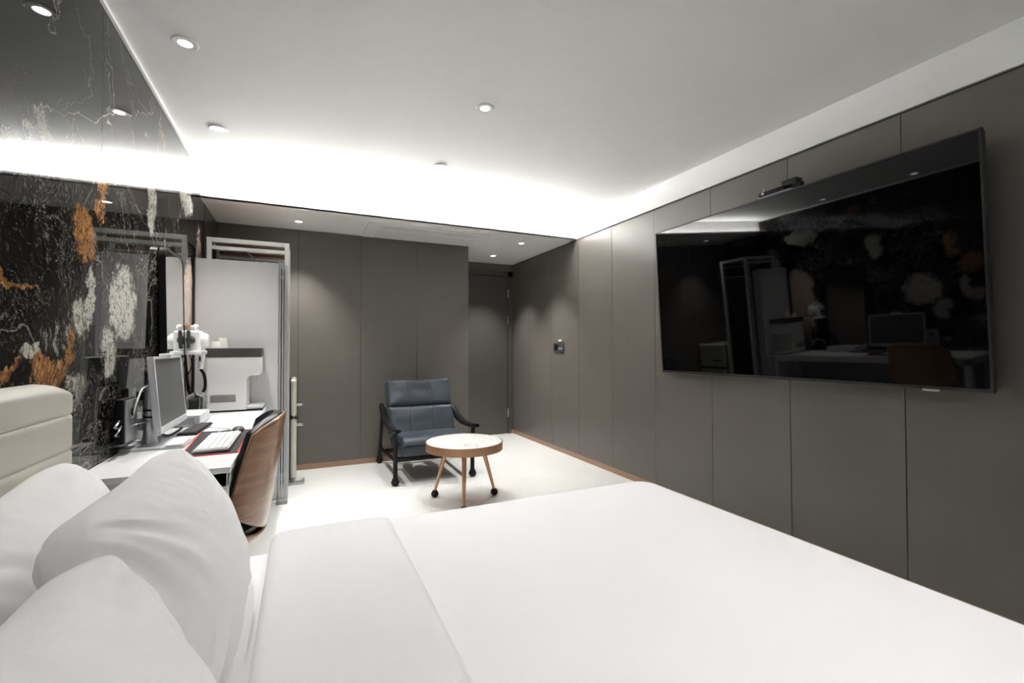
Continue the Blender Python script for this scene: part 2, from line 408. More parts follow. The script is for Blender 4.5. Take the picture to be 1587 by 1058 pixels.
# ------------------------------------------------------------------ downlights
def downlight(x, y, z, label, group, power, r=.050, lens=.021, spot=True, blend=.9, size=92):
    t = thing('ceiling_downlight', label, 'ceiling light', (x, y, z), group)
    MB().lathe([(lens+.004, -.001), (lens+.006, -.006), (r-.004, -.007), (r, -.004), (r, 0), (lens+.004, 0)], (x, y, z), 40).build('trim_ring', 'whitep', t)
    MB().lathe([(0, -.0035), (lens+.004, -.0035), (lens+.004, -.0005), (0, -.0005)], (x, y, z), 32).build('lens', 'lens', t, smooth=0)
    l = bpy.data.lights.new('downlight_lamp', 'SPOT'); l.energy = power; l.spot_size = math.radians(size); l.spot_blend = blend; l.shadow_soft_size = .014
    l.color = (1, .985, .955)
    lo = bpy.data.objects.new('downlight_lamp', l); COL.objects.link(lo); lo.parent = t; lo.location = (0, 0, -.012)
    return t
gm = 'round recessed downlights in the main ceiling'
for x, y, lb in [(-.457, 2.352, 'round white recessed downlight above the desk, nearest the marble wall and the camera'),
                 (-.455, 3.196, 'round white recessed downlight above the far end of the desk beside the marble wall'),
                 (.909, 2.317, 'round white recessed downlight alone in the middle of the raised ceiling'),
                 (.909, 3.20, 'round recessed downlight in the glow right above the marble side table')]:
    downlight(x, y, ZC, lb, gm, SPOT_W)
# fill downlights added over the bed, out of the frame, to brighten the bedding
for x, y, lb in [(-.3, .9, 'over the pillows beside the marble wall'), (.909, .9, 'over the middle of the bed'), (-.3, -.2, 'over the near pillows beside the marble wall'),
              (.909, -.2, 'over the near side of the bed'), (1.6, .3, 'over the foot of the bed')]:
    downlight(x, y, ZC, 'added unseen fill downlight '+lb, 'added fill downlights above the bed', SPOT_W*(.68 if x > .8 else .3), size=82)
gs = 'small recessed spots in the lowered ceiling'
for x, y, lb in [(-.022, 4.466, 'small bright spot in the lowered ceiling, leftmost, above the cream fridge'),
                 (2.152, 4.424, 'small bright spot in the lowered ceiling beside the right wall, nearer the cove'),
                 (2.129, 5.173, 'small bright spot in the lowered ceiling right in front of the door')]:
    downlight(x, y, ZS, lb, gs, SPOT_S, r=.036, lens=.022, size=84)

# ------------------------------------------------------------------ ceiling air conditioner
t = thing('air_conditioner', 'white flat cassette air conditioner set in the lowered ceiling', 'air conditioner', (1.12, 4.5, ZS))
MB().box(.545, 1.71, 4.22, 4.77, ZS-.012, ZS+.001, .004).build('panel', 'whitep', t)
MB().box(.68, 1.58, 4.28, 4.36, ZS-.017, ZS-.011, .003).build('louvre', 'iceb', t)
MB().box(.66, 1.60, 4.42, 4.72, ZS-.020, ZS-.011, .004).build('intake_grille', 'whitep', t)

# ------------------------------------------------------------------ television
TY0, TY1 = .866, 2.729
tz0n, tz1n = .9613, 2.0298
t = thing('television', 'very large black flat television tilted forward on the taupe panelled wall', 'television', (2.55, (TY0+TY1)/2, tz0n))
ang = math.atan2(.065, tz1n-tz0n)
tm = Matrix.Translation((2.540, 0, tz0n)) @ Matrix.Rotation(-ang, 4, 'Y')
H = (tz1n-tz0n)/math.cos(ang)
b = MB().box(0.004, .040, TY0+.004, TY1-.004, .004, H-.004, .004, mtx=tm)
for z0, z1, y0_, y1_ in [(0, .016, TY0, TY1), (H-.009, H, TY0, TY1), (0, H, TY0, TY0+.010), (0, H, TY1-.010, TY1)]:
    b.box(-.006, .012, y0_, y1_, z0, z1, .0015, mtx=tm)
b.build('bezel', 'bezel', t)
MB().box(-.001, .006, TY0+.009, TY1-.009, .015, H-.008, mtx=tm).build('screen', 'screen', t, smooth=0)
MB().box(.03, .06, 1.35, 2.25, .2, .75, .005, mtx=tm).box(2.545, 2.609, 1.5, 2.1, 1.25, 1.6).build('wall_mount', 'blackm', t)
MB().box(-.009, .004, 1.04, 1.10, -.007, .003, .001, mtx=tm).build('badge', 'silver', t, label='small silver badge tab')

# small camera / sensor bar clipped to the top of the television
zt = tz1n
t = thing('sensor_bar', 'small black sensor bar clipped onto the top edge of the television', 'sensor bar', (2.49, 1.74, zt))
MB().box(2.472, 2.512, 1.655, 1.855, zt+.001, zt+.008, .002).build('bracket', 'greyp', t)
MB().box(2.470, 2.505, 1.69, 1.855, zt+.008, zt+.036, .010, 3).build('body', 'black', t)
MB().box(2.475, 2.530, 1.625, 1.71, zt+.028, zt+.062, .003).box(2.478, 2.51, 1.60, 1.65, zt+.003, zt+.03, .004).build('clip', 'blackm', t)
MB().cyl((2.469, 1.82, zt+.022), (2.464, 1.82, zt+.022), .007).build('lens', 'silver', t)
MB().cyl((2.49, 1.828, zt+.033), (2.49, 1.832, zt+.060), .0022).build('antenna', 'silver', t)
MB().tube([(2.515, 1.62, zt+.015), (2.54, 1.60, zt+.01), (2.56, 1.60, zt-.03), (2.575, 1.605, zt-.10)], .003).build('cable', 'blackm', t)

# wall controller
t = thing('wall_thermostat', 'small dark square wall controller on the taupe wall near the door', 'wall controller', (B-.006, 4.41, 1.16))
MB().box(B-.012, B-.0005, 4.30, 4.52, 1.105, 1.205, .003).build('plate', 'lid', t)
MB().box(B-.015, B-.011, 4.42, 4.50, 1.125, 1.19, .002).build('display', 'black', t)
MB().box(B-.016, B-.011, 4.325, 4.36, 1.13, 1.15, .002).box(B-.016, B-.011, 4.37, 4.40, 1.13, 1.15, .002).build('button', 'greyp', t)
tag(MB().box(B-.012, B-.0005, 4.345, 4.405, 1.218, 1.24, .002).build('sensor_button', 'whitep'), 'tiny white square sensor on the wall above the dark controller', 'sensor')

# ------------------------------------------------------------------ bed
def rounded_slab(x0, x1, y0, y1, z0, z1, r, amp, seed, nx=70, ny=70, dome=0, rc=.12):
    """soft closed slab: superellipse plan corners, rounded rim, gentle undulation on top"""
    b = MB(); cx_, cy_ = (x0+x1)/2, (y0+y1)/2; hx, hy = (x1-x0)/2, (y1-y0)/2
    prof = []
    n = 10
    for k in range(n+1):
        a = PI/2*k/n; prof.append((r*(1-math.sin(a)), r*(1-math.cos(a))))   # inset, drop from top
    def plan(u, v, inset):
        ax, ay = hx-inset, hy-inset
        px, py = u*ax, v*ay
        # pull the corners in (rounded plan)
        R = max(rc-inset, .01)
        ox, oy = abs(px)-(ax-R), abs(py)-(ay-R)
        if ox > 0 and oy > 0:
            m = max(ox, oy); d = math.hypot(ox, oy)
            k = m/d
            px = math.copysign(ax-R+ox*k, px); py = math.copysign(ay-R+oy*k, py)
        return px, py
    def top(u, v):
        px, py = plan(u, v, r)
        e = (1-abs(u)**6)*(1-abs(v)**6)
        z = z1 + e*(dome + amp*noise.noise(Vector((px*2.3+seed, py*2.3, seed))) + amp*.5*noise.noise(Vector((px*6+seed, py*5, seed))))
        return Vector((cx_+px, cy_+py, z))
    bmn = b.bm
    vs = [[bmn.verts.new(top(-1+2*i/nx, -1+2*j/ny)) for j in range(ny+1)] for i in range(nx+1)]
    for i in range(nx):
        for j in range(ny): bmn.faces.new((vs[i][j], vs[i+1][j], vs[i+1][j+1], vs[i][j+1]))
    ring = [(i, 0) for i in range(nx)] + [(nx, j) for j in range(ny)] + [(i, ny) for i in range(nx, 0, -1)] + [(0, j) for j in range(ny, 0, -1)]
    prev = [vs[i][j] for i, j in ring]
    for k in range(1, n+1):
        ins, dr = r*(1-math.sin(PI/2*k/n)), r*(1-math.cos(PI/2*k/n))
        cur = []
        for i, j in ring:
            px, py = plan(-1+2*i/nx, -1+2*j/ny, ins); cur.append(bmn.verts.new((cx_+px, cy_+py, z1-dr)))
        for q in range(len(ring)): bmn.faces.new((prev[q], prev[(q+1) % len(ring)], cur[(q+1) % len(ring)], cur[q]))
        prev = cur
    cur = [bmn.verts.new((v.co.x, v.co.y, z0)) for v in prev]
    for q in range(len(ring)): bmn.faces.new((prev[q], prev[(q+1) % len(ring)], cur[(q+1) % len(ring)], cur[q]))
    bmn.faces.new(cur)
    bmesh.ops.recalc_face_normals(bmn, faces=bmn.faces)
    return b
BX0, BX1, BY0, BY1 = -.55, 1.395, -.30, 1.61
t = thing('bed', 'large bed with a padded cream leather headboard and white bedding', 'bed', (.4, .65, 0))
MB().box(BX0, BX1-.05, BY0+.03, BY1-.03, .03, .26, .01).build('base', 'bedbase', t)
for x in (BX0+.08, BX1-.15):
    for y in (BY0+.1, BY1-.12): MB().cyl((x, y, 0), (x, y, .035), .025).build('leg', 'blackm', t)
rounded_slab(BX0+.01, BX1-.02, BY0+.02, BY1+.02, .26, .525, .05, .004, 3.1, 40, 40).build('mattress', 'linen', t)
# headboard: three padded horizontal channels, rounded top corner
hb = MB()
def hb_panel(z0, z1, topround):
    def fn(u, v):   # u along y, v along z
        y = BY0-.02 + u*(1.628-(BY0-.02)); z = z0+v*(z1-z0)
        e = min(1, (1-abs(2*u-1))*22); ev = min(v, 1-v)*(z1-z0)
        # pillowed section
        d = .125
        s_ = min(1, ev/.012) if not (topround and v > .5) else 1; sink = .0055*(1-math.sqrt(max(0, 1-(1-s_)**2)))
        if topround and v > .5:
            k = max(0, (z-(z1-.028))/.028); sink = .045*(1-math.sqrt(max(0, 1-min(1, k)**2)))
        eu = min(u, 1-u)*1.9; k2 = max(0, 1-eu/.035); sink2 = .04*(1-math.sqrt(max(0, 1-min(1, k2)**2)))
        zz = z
        if topround:
            kk = max(0, 1-eu/.13); zz = z - (v**2)*.06*(1-math.sqrt(max(0, 1-kk**2)))
        return Vector((A+.012+d-sink-sink2, y, zz))
    hb.grid(fn, 160, 40)
for z0, z1, tr in [(.30, .69, 0), (.69, .783, 0), (.783, .884, 0), (.884, .977, 0), (.977, 1.064, 1)]:
    hb_panel(z0, z1, tr)
HBX = A+.012
hb.prism([(BY0-.02, .28), (1.624, .28), (1.624, .97), (1.60, 1.01), (1.55, 1.04), (1.48, 1.054), (BY0-.02, 1.056)], 'x', A+.004, HBX+.075)
hb.build('headboard', 'cream', t, smooth=50)

d = thing('duvet', 'smooth white duvet covering the bed', 'duvet', (.6, .65, .5))
rounded_slab(-.085, BX1+.012, BY0-.02, BY1+.02, .20, .570, .045, .006, 8.3, 90, 90, rc=.10).build('cover', 'duvetm', d)
rounded_slab(-.083, .285, BY0-.03, BY1+.028, .22, .579, .030, .004, 2.2, 50, 90, rc=.05).build('turned_back_edge', 'cuffm', d, label='wide white sheet band turned back over the duvet')

def pillow(name, label, w_, h_, t_, mtx, seed, plump=1.):
    b = MB(); bm_ = b.bm; n = 64
    def pt(u, v, side):
        pu = math.copysign(1-(1-abs(u))**1.0, u); pv = v
        # outline: sides bow in slightly, corners stay
        X = pu*w_/2*(1-.05*(1-pv*pv)-.0*abs(pv)); Y = pv*h_/2*(1-.06*(1-pu*pu))
        rr = (abs(pu)**5+abs(pv)**5)**(1/5) if (pu or pv) else 0
        k = 1/max(1, rr); X *= (1 if rr <= 1 else k**.9); Y *= (1 if rr <= 1 else k**.9)
        prof = max(0, (1-abs(pu)**3.2)*(1-abs(pv)**3.2))
        Z = t_/2*prof**.55*(1+.12*math.cos(PI*pu/2)*math.cos(PI*pv/2))
        edge = 1-min(1, min(1-abs(pu), 1-abs(pv))*2.2)
        q = Vector((X*5+seed, Y*5, side*3.1+seed))
        wr = noise.noise(q)*.010 + noise.noise(Vector((X*34+seed, Y*5+seed, side)))*.0065*edge + noise.noise(Vector((X*14+seed, Y*4, seed*side)))*.010*edge + noise.noise(Vector((X*4, Y*16+seed, seed)))*.008*edge
        # creases radiating from the corners
        for cx_, cy_ in ((1, 1), (1, -1), (-1, 1), (-1, -1)):
            dx, dy = cx_*w_/2-X, cy_*h_/2-Y; dd = math.hypot(dx, dy); an = math.atan2(dy, dx)
            wr += (.011*math.sin(an*12+seed*2+side)*.5+.006*math.sin(an*25+dd*30+seed))*math.exp(-(dd/.20)**2)*min(1, dd/.04)
        Z += wr*min(1, prof*3)
        return Vector((X, Y, Z*side))
    top = [[bm_.verts.new(pt(-1+2*i/n, -1+2*j/n, 1)) for j in range(n+1)] for i in range(n+1)]
    bot = [[top[i][j] if i in (0, n) or j in (0, n) else bm_.verts.new(pt(-1+2*i/n, -1+2*j/n, -1)) for j in range(n+1)] for i in range(n+1)]
    for i in range(n):
        for j in range(n):
            bm_.faces.new((top[i][j], top[i+1][j], top[i+1][j+1], top[i][j+1]))
            bm_.faces.new((bot[i][j], bot[i][j+1], bot[i+1][j+1], bot[i+1][j]))
    o = b.build(name, 'linen', None, mtx=mtx, smooth=180)
    s_ = o.modifiers.new('s', 'SUBSURF'); s_.levels = 1; s_.render_levels = 1
    tag(o, label, 'pillow', 'white pillows along the headboard'); return o
def place(x, y, z, yaw, lean, roll=0):
    """pillow local X -> world Y, local Y -> up, normal -> +X; lean tips the top back to -X"""
    base = Matrix(((0, 0, 1), (1, 0, 0), (0, 1, 0))).to_4x4()
    return Matrix.Translation((x, y, z)) @ Matrix.Rotation(yaw, 4, 'Z') @ Matrix.Rotation(-lean, 4, 'Y') @ Matrix.Rotation(roll, 4, 'X') @ base
pillow('pillow', 'white pillow leaning directly against the headboard beside the desk', .68, .45, .17, place(-.405, 1.12, .684, 0, .50, .07), 1.7)
pillow('pillow', 'big white pillow standing upright in front, tallest one nearest the desk', .70, .45, .20, place(-.240, 1.175, .690, 0, .36), 5.3)
pillow('pillow', 'white pillow in the lower left corner, nearest the camera', .70, .45, .20, place(-.205, .565, .655, 0, .40), 9.9)
pillow('pillow', 'white pillow behind the nearest one at the left edge of the photo', .68, .45, .17, place(-.405, .42, .662, 0, .55), 12.4)

# ------------------------------------------------------------------ desk
DY0, DY1, DX0, DX1 = 1.95, 3.835, A+.003, -.230
t = thing('desk', 'long white desk along the marble wall', 'desk', (-.45, 2.9, 0))
MB().box(DX0, DX1, DY0, DY1, ZD-.022, ZD, .0025).build('tabletop', 'desk', t)
MB().box(DX0+.02, DX1-.012, DY0+.02, DY0+.045, ZD-.075, ZD-.022, .002).box(DX1-.037, DX1-.012, DY0+.045, DY1-.05, ZD-.075, ZD-.022, .002).box(DX0+.02, DX0+.045, DY0+.045, DY1-.05, ZD-.075, ZD-.022, .002).build('apron', 'whitemetal', t)
for x, y in [(DX1-.062, DY0+.02), (DX0+.02, DY0+.02), (DX1-.062, DY1-.07), (DX0+.02, DY1-.07)]:
    MB().box(x, x+.05, y, y+.05, 0, ZD-.022, .003).build('leg', 'whitemetal', t)
MB().box(DX0+.01, DX0+.02, DY0+.07, DY1-.07, .30, ZD-.075).build('modesty_panel', 'greyp', t)

# desk mat with red edge
t = thing('desk_mat', 'black rectangular desk mat with red edges', 'desk mat', (-.35, 2.6, ZD))
mp_ = [(-.436, 2.185), (-.232, 2.195), (-.237, 2.80), (-.464, 2.81)]
def quad_prism(pts, z0, z1, **k): return MB().prism(pts, 'z', z0, z1, **k)
def shrink(pts, d):
    cx_ = sum(p[0] for p in pts)/4; cy_ = sum(p[1] for p in pts)/4
    return [(p[0]+math.copysign(d, cx_-p[0]), p[1]+math.copysign(d, cy_-p[1])) for p in pts]
quad_prism(mp_, ZD, ZD+.003).build('red_edge', 'red', t, smooth=0)
quad_prism(shrink(mp_, .0065), ZD+.0005, ZD+.0042).build('surface', 'pad', t, smooth=0)

# white keyboard on the mat
def keyboard(name, label, cx_, cy_, z, L, W_, h, rz, body, key, rows=5, cols=15, tilt=.03, cat='keyboard'):
    t = thing(name, label, cat, (cx_, cy_, z))
    m = Matrix.Translation((cx_, cy_, z)) @ Matrix.Rotation(rz, 4, 'Z') @ Matrix.Rotation(-tilt, 4, 'Y')
    MB().box(-W_/2, W_/2, -L/2, L/2, .003, h, .003, mtx=m).build('case', body, t)
    kx, ky = (W_-.012)/rows, (L-.012)/cols
    for r_ in range(rows):
        c_ = 0
        while c_ < cols:
            span = 1
            if r_ == rows-1 and c_ == 4: span = 6
            x = -W_/2+.006+(rows-1-r_)*kx; y = L/2-.006-(c_+span)*ky
            b_ = MB().box(x+.0012, x+kx-.0012, y+.0012, y+span*ky-.0012, h-.001, h+.0045, .0012, 1, mtx=m)
            o = b_.build('key', key, t); c_ += span
    return t
keyboard('keyboard', 'white keyboard lying on the black desk mat', -.332, 2.43, ZD+.0045, .42, .130, .014, .0, 'silverp', 'whitep')
keyboard('keyboard', 'black keyboard pushed back below the monitor', -.500, 2.90, ZD, .34, .085, .012, -.05, 'blackm', 'lid', 4, 12)
# desk clutter
tag(MB().box(-.525, -.46, 2.40, 2.55, ZD+.0125, ZD+.020, .003, 2, mtx=None).build('trackpad', 'whitep'), 'thin white trackpad lying on the monitor base left of the black desk mat', 'trackpad')
tag(MB().tube([(-.36, 2.64, ZD+.012), (-.37, 2.70, ZD+.014), (-.33, 2.80, ZD+.010), (-.42, 2.9, ZD+.006), (-.50, 3.08, ZD+.005), (-.60, 3.1, ZD+.005)], .0028).build('keyboard_cable', 'silverp'), 'pale cable running back from the white keyboard', 'cable')
t = thing('computer_mouse', 'small dark mouse at the far end of the desk mat', 'mouse', (-.33, 2.86, ZD+.004))
MB().sphere((-.29, 2.74, ZD+.014), .03, .9, 1.7, .55).build('shell', 'lid', t)
t = thing('mini_computer', 'silver grey box standing behind the monitor on the desk', 'computer', (-.58, 3.12, ZD))
MB().box(-.625, -.505, 3.03, 3.33, ZD+.004, ZD+.062, .004).build('case', 'silverp', t)
MB().box(-.60, -.53, 3.029, 3.031, ZD+.012, ZD+.05).build('front_panel', 'greyp', t)

# ------------------------------------------------------------------ monitor on its stand
t = thing('monitor', 'silver framed grey screen monitor standing on the desk by the marble wall', 'monitor', (-.6, 2.6, ZD))
mh = .335; ma = math.atan2(.03, mh)
mm = Matrix.Translation((-.545, 2.655, .782)) @ Matrix.Rotation(-ma, 4, 'Y')
b = MB()
W2 = .245
for y0_, y1_, z0, z1 in [(-W2, W2, 0, .030), (-W2, W2, mh-.012, mh), (-W2, -W2+.012, .03, mh-.012), (W2-.012, W2, .03, mh-.012)]:
    b.box(-.004, .006, y0_, y1_, z0, z1, .001, mtx=mm)
b.box(-.020, -.003, -W2, W2, 0, mh, .003, mtx=mm)
b.build('housing', 'silverp', t)
MB().box(-.003, .003, -W2+.011, W2-.011, .029, mh-.011, mtx=mm).build('screen', 'mscreen', t, smooth=0)
MB().box(-.040, -.019, -.06, .06, .10, .22, .003, mtx=mm).box(-.66, -.575, 2.535, 2.575, .92, .96, .004).build('bracket', 'blackm', t)
MB().lathe([(0, 0), (.030, 0), (.030, .002), (.023, .05), (.021, .25), (.020, .255), (0, .255)], (-.606, 2.52, ZD+.012), 32).build('pole', 'silver', t)
for z in (.125, .155): MB().lathe([(.0235, 0), (.0245, .002), (.0245, .006), (.0235, .008)], (-.606, 2.52, ZD+z), 32).build('band', 'blackm', t)
MB().box(-.683, -.455, 2.40, 2.64, ZD, ZD+.012, .005, 3).build('base_plate', 'silverp', t)
b = MB().box(-.02, .02, -.05, .035, mh, mh+.012, .003, mtx=mm)
tag(b.build('webcam', 'whitep'), 'small white webcam on top of the monitor', 'webcam')
# mini box on the pole with its cables
t = thing('docking_box', 'black and silver box with cables fixed behind the monitor pole', 'docking station', (-.66, 2.42, .85))
MB().box(-.672, -.645, 2.33, 2.47, .765, .945, .004).build('shell', 'blackm', t)
MB().box(-.6445, -.636, 2.335, 2.465, .77, .94, .002).cyl((-.636, 2.40, .89), (-.632, 2.40, .89), .018, mi=1).build('cover', ['silver', 'blackm'], t)
MB().box(-.640, -.615, 2.585, 2.72, .745, .965, .006).build('power_brick', 'black', t)
MB().tube([(-.637, 2.40, .86), (-.625, 2.42, .93), (-.622, 2.47, .975), (-.62, 2.53, .975), (-.618, 2.55, .93), (-.62, 2.55, .86)], .0035).build('white_cable', 'whitep', t)
MB().tube([(-.637, 2.37, .83), (-.61, 2.37, .84), (-.60, 2.45, .835), (-.61, 2.58, .83)], .0025).tube([(-.66, 2.33, .80), (-.655, 2.27, .81), (-.64, 2.26, .83), (-.65, 2.32, .84)], .003).tube([(-.66, 2.33, .83), (-.65, 2.25, .845), (-.645, 2.27, .86), (-.66, 2.33, .86)], .004, mi=0).build('cable_loop', 'silver', t)
tag(MB().tube([(-.60, 2.62, .76), (-.58, 2.72, ZD+.010), (-.575, 2.9, ZD+.006), (-.58, 3.0, ZD+.006)], .005).build('power_cable', 'blackm'), 'black cable lying on the desk under the monitor', 'cable')

# ------------------------------------------------------------------ mirror leaning on the marble wall
t = thing('mirror', 'tall mirror with thin black rounded frame leaning on the marble wall', 'mirror', (-.66, 3.16, ZD))
MZ0, MZ1, MY0, MY1 = ZD+.001, 1.694, 2.955, 3.375
lean = math.atan2(.022, MZ1-MZ0)
mmx = Matrix.Translation((-.634, 0, MZ0)) @ Matrix.Rotation(-lean, 4, 'Y')
def rrect(y0_, y1_, z0, z1, r, n=8):
    out = []
    for cy_, cz_, a0 in ((y1_-r, z1-r, 0), (y0_+r, z1-r, PI/2), (y0_+r, z0+r, PI), (y1_-r, z0+r, 1.5*PI)):
        for k in range(n+1): out.append((cy_+r*math.cos(a0+PI/2*k/n), cz_+r*math.sin(a0+PI/2*k/n)))
    return out
Hm = (MZ1-MZ0)
oo, ii = rrect(MY0, MY1, 0, Hm, .06), rrect(MY0+.009, MY1-.009, .009, Hm-.009, .052)
b = MB(); bm_ = b.bm
O0 = [bm_.verts.new((-.028, *p)) for p in oo]; O1 = [bm_.verts.new((.003, *p)) for p in oo]
I0 = [bm_.verts.new((-.028, *p)) for p in ii]; I1 = [bm_.verts.new((.003, *p)) for p in ii]
n_ = len(oo)
for i in range(n_):
    j = (i+1) % n_
    bm_.faces.new((O0[i], O0[j], O1[j], O1[i])); bm_.faces.new((O1[i], O1[j], I1[j], I1[i])); bm_.faces.new((I1[i], I1[j], I0[j], I0[i])); bm_.faces.new((I0[i], I0[j], O0[j], O0[i]))
bmesh.ops.recalc_face_normals(bm_, faces=bm_.faces)
b.build('frame', 'black', t, mtx=mmx, smooth=40)
MB().prism(rrect(MY0+.0085, MY1-.0085, .0085, Hm-.0085, .052), 'x', -.026, -.022).build('back_board', 'blackm', t, mtx=mmx)
MB().prism(rrect(MY0+.0085, MY1-.0085, .0085, Hm-.0085, .052), 'x', -.0215, .0005).build('glass', 'mirror', t, mtx=mmx, smooth=0)

# ------------------------------------------------------------------ hair dryer in its wall holder
t = thing('hair_dryer_holder', 'white wall holder with black knobs beside the mirror', 'hair dryer holder', (A, 3.5, 1.13))
MB().box(A+.002, -.575, 3.42, 3.56, 1.13, 1.265, .018, 3).box(A+.002, -.56, 3.395, 3.60, 1.112, 1.138, .008).build('body', 'whitep', t)
MB().box(A+.004, -.60, 3.43, 3.55, 1.262, 1.292, .006).sphere((-.605, 3.47, 1.287), .018).build('top_tray', 'whitep', t)
MB().box(-.665, -.625, 3.426, 3.50, 1.286, 1.2965, .002).build('label', 'orange', t)
MB().lathe([(0, .03), (.012, .03), (.020, .012), (.026, 0), (.006, 0), (.006, -.012), (0, -.012)], (0, 0, 0), 24, mtx=Matrix.Translation((-.622, 3.398, 1.205)) @ Matrix.Rotation(-PI/2, 4, 'X') @ Matrix.Rotation(PI, 4, 'X') @ Matrix.Translation((0, 0, -.02))).box(-.634, -.614, 3.366, 3.378, 1.15, 1.262, .006).build('knob', 'lid', t)
t = thing('hair_dryer', 'white hair dryer with black coiled cord hanging in the wall holder', 'hair dryer', (-.58, 3.5, 1.1))
MB().lathe([(0, -.045), (.030, -.045), (.045, -.03), (.052, 0), (.050, .03), (.036, .05), (.03, .052), (0, .05)], (0, 0, 0), 32, mtx=Matrix.Translation((-.588, 3.50, 1.20)) @ Matrix.Rotation(PI/2, 4, 'Y')).build('barrel', 'whitep', t)
MB().tube([(-.580, 3.50, 1.17), (-.578, 3.50, 1.09), (-.582, 3.50, 1.02)], [.021, .014], 20).build('handle', 'whitep', t)
MB().box(-.586, -.578, 3.476, 3.486, 1.07, 1.10, .002).build('switch', 'black', t)
pts = [(-.582, 3.50, 1.02), (-.562, 3.50, .98), (-.556, 3.50, .91), (-.575, 3.50, .86), (-.61, 3.49, .85), (-.64, 3.49, .88), (-.650, 3.49, .96), (-.66, 3.49, 1.06), (-.665, 3.49, 1.12)]
MB().tube(pts, .009, 12).build('cord', 'blackm', t)
t = thing('wire_tangle', 'tangle of thin black and silver wires hanging on the wall below the dryer', 'cords', (-.66, 3.5, .8))
for k, pp in enumerate([[(-.67, 3.46, 1.13), (-.655, 3.45, 1.03), (-.668, 3.46, .95), (-.65, 3.44, .86), (-.66, 3.46, .80), (-.66, 3.50, .726)],
                        [(-.64, 3.47, 1.12), (-.62, 3.46, 1.05), (-.645, 3.45, .95), (-.60, 3.46, .86), (-.585, 3.46, .80), (-.61, 3.5, .727)],
                        [(-.675, 3.44, .80), (-.655, 3.43, .83), (-.635, 3.44, .85), (-.61, 3.46, .865), (-.585, 3.47, .855), (-.56, 3.5, .835), (-.55, 3.54, .80)]]):
    MB().tube(pp, .0032, 8).build('wire', 'blackm' if k < 2 else 'silver', t)
for k in range(16):
    a = k/15; p = Vector((-.675+.115*a, 3.43+.06*a, .80+.065*math.sin(a*2.2)))
    pp = [p + Vector((.008*math.cos(j), .0, .012*math.sin(j))) for j in (0, 1.5, 3, 4.5, 6)]
    MB().tube(pp, .0022, 6).build('wire_coil', 'silver', t)
t = thing('outlet_box', 'dim grey box between the mirror and the white ice maker', 'box', (-.63, 3.66, ZD))
MB().box(-.665, -.60, 3.60, 3.70, ZD, ZD+.125, .010, 3).build('case', 'clear', t)
MB().box(-.655, -.61, 3.598, 3.601, ZD+.03, ZD+.09, .001).build('face', 'lid', t)
tag(MB().box(A+.001, A+.010, 3.818, 3.842, ZD, 1.785, .001).build('corner_post', 'black'), 'slim black upright post between marble wall and white panel', 'post')

# ------------------------------------------------------------------ ice maker
IY0, IY1 = 3.62, 3.835
t = thing('ice_maker', 'white countertop ice maker with charcoal lid at the far end of the desk', 'ice maker', (-.45, 3.72, ZD))
out = [(-.570, ZD+.012), (-.336, ZD+.012), (-.336, .945), (-.318, .963), (-.262, .963), (-.252, .973), (-.252, 1.092), (-.570, 1.092)]
MB().prism(out, 'y', IY0, IY1, .004, 2).build('body', 'iceb', t)
MB().box(-.575, -.250, IY0-.004, IY1, 1.092, 1.152, .004).build('lid', 'lid', t)
MB().box(-.34, -.238, IY0+.02, IY1-.01, ZD+.012, ZD+.034, .004).build('drip_tray', 'iceb', t)
MB().cyl((-.285, IY0+.09, .964), (-.285, IY0+.09, .93), .006).build('spout', 'silver', t)
MB().box(-.565, -.24, IY0+.01, IY1-.005, ZD, ZD+.013, .002).build('foot', 'blackm', t)
b = MB()
for k in range(6): b.box(-.548, -.400, IY0-.0015, IY0+.001, .79+k*.0085, .7945+k*.0085)
b.build('vent_grille', 'lid', t)
for x, y, h, lb in [(-.530, 3.70, .045, 'short white paper cup upside down on the charcoal lid, left of its pair'), (-.498, 3.76, .072, 'taller white paper cup upside down on the charcoal lid, right of its pair')]:
    o = MB().lathe([(0, h), (.022, h), (.0245, h-.003), (.032 if h > .05 else .031, 0), (.029, 0), (0, .002)], (x, y, 1.153), 32).build('paper_cup', 'cup')
    tag(o, lb, 'cup', 'paper cups on the ice maker')

# ------------------------------------------------------------------ white partition panel with aluminium profiles
t = thing('partition_panel', 'large plain white partition panel behind the ice maker', 'partition', (-.42, 3.86, 0))
MB().box(A+.012, -.152, 3.845, 3.875, .02, 1.788, .003).build('board', 'whitepanel', t)
b = MB()
for k, (x0, x1) in enumerate([(-.150, -.137), (-.131, -.119), (-.113, -.104), (-.100, -.094)]):
    b.box(x0, x1, 3.835+.006*(k % 2), 3.885, .0 + .004*k, 1.782-.01*(k % 2), .002)
b.build('edge_profile', 'alu', t)
MB().box(-.153, -.115, 3.828, 3.834, 1.745, 1.79, .002).build('clamp', 'silver', t)
MB().box(-.160, -.085, 3.79, 3.84, 0, .03, .004).build('foot_bracket', 'greyp', t)

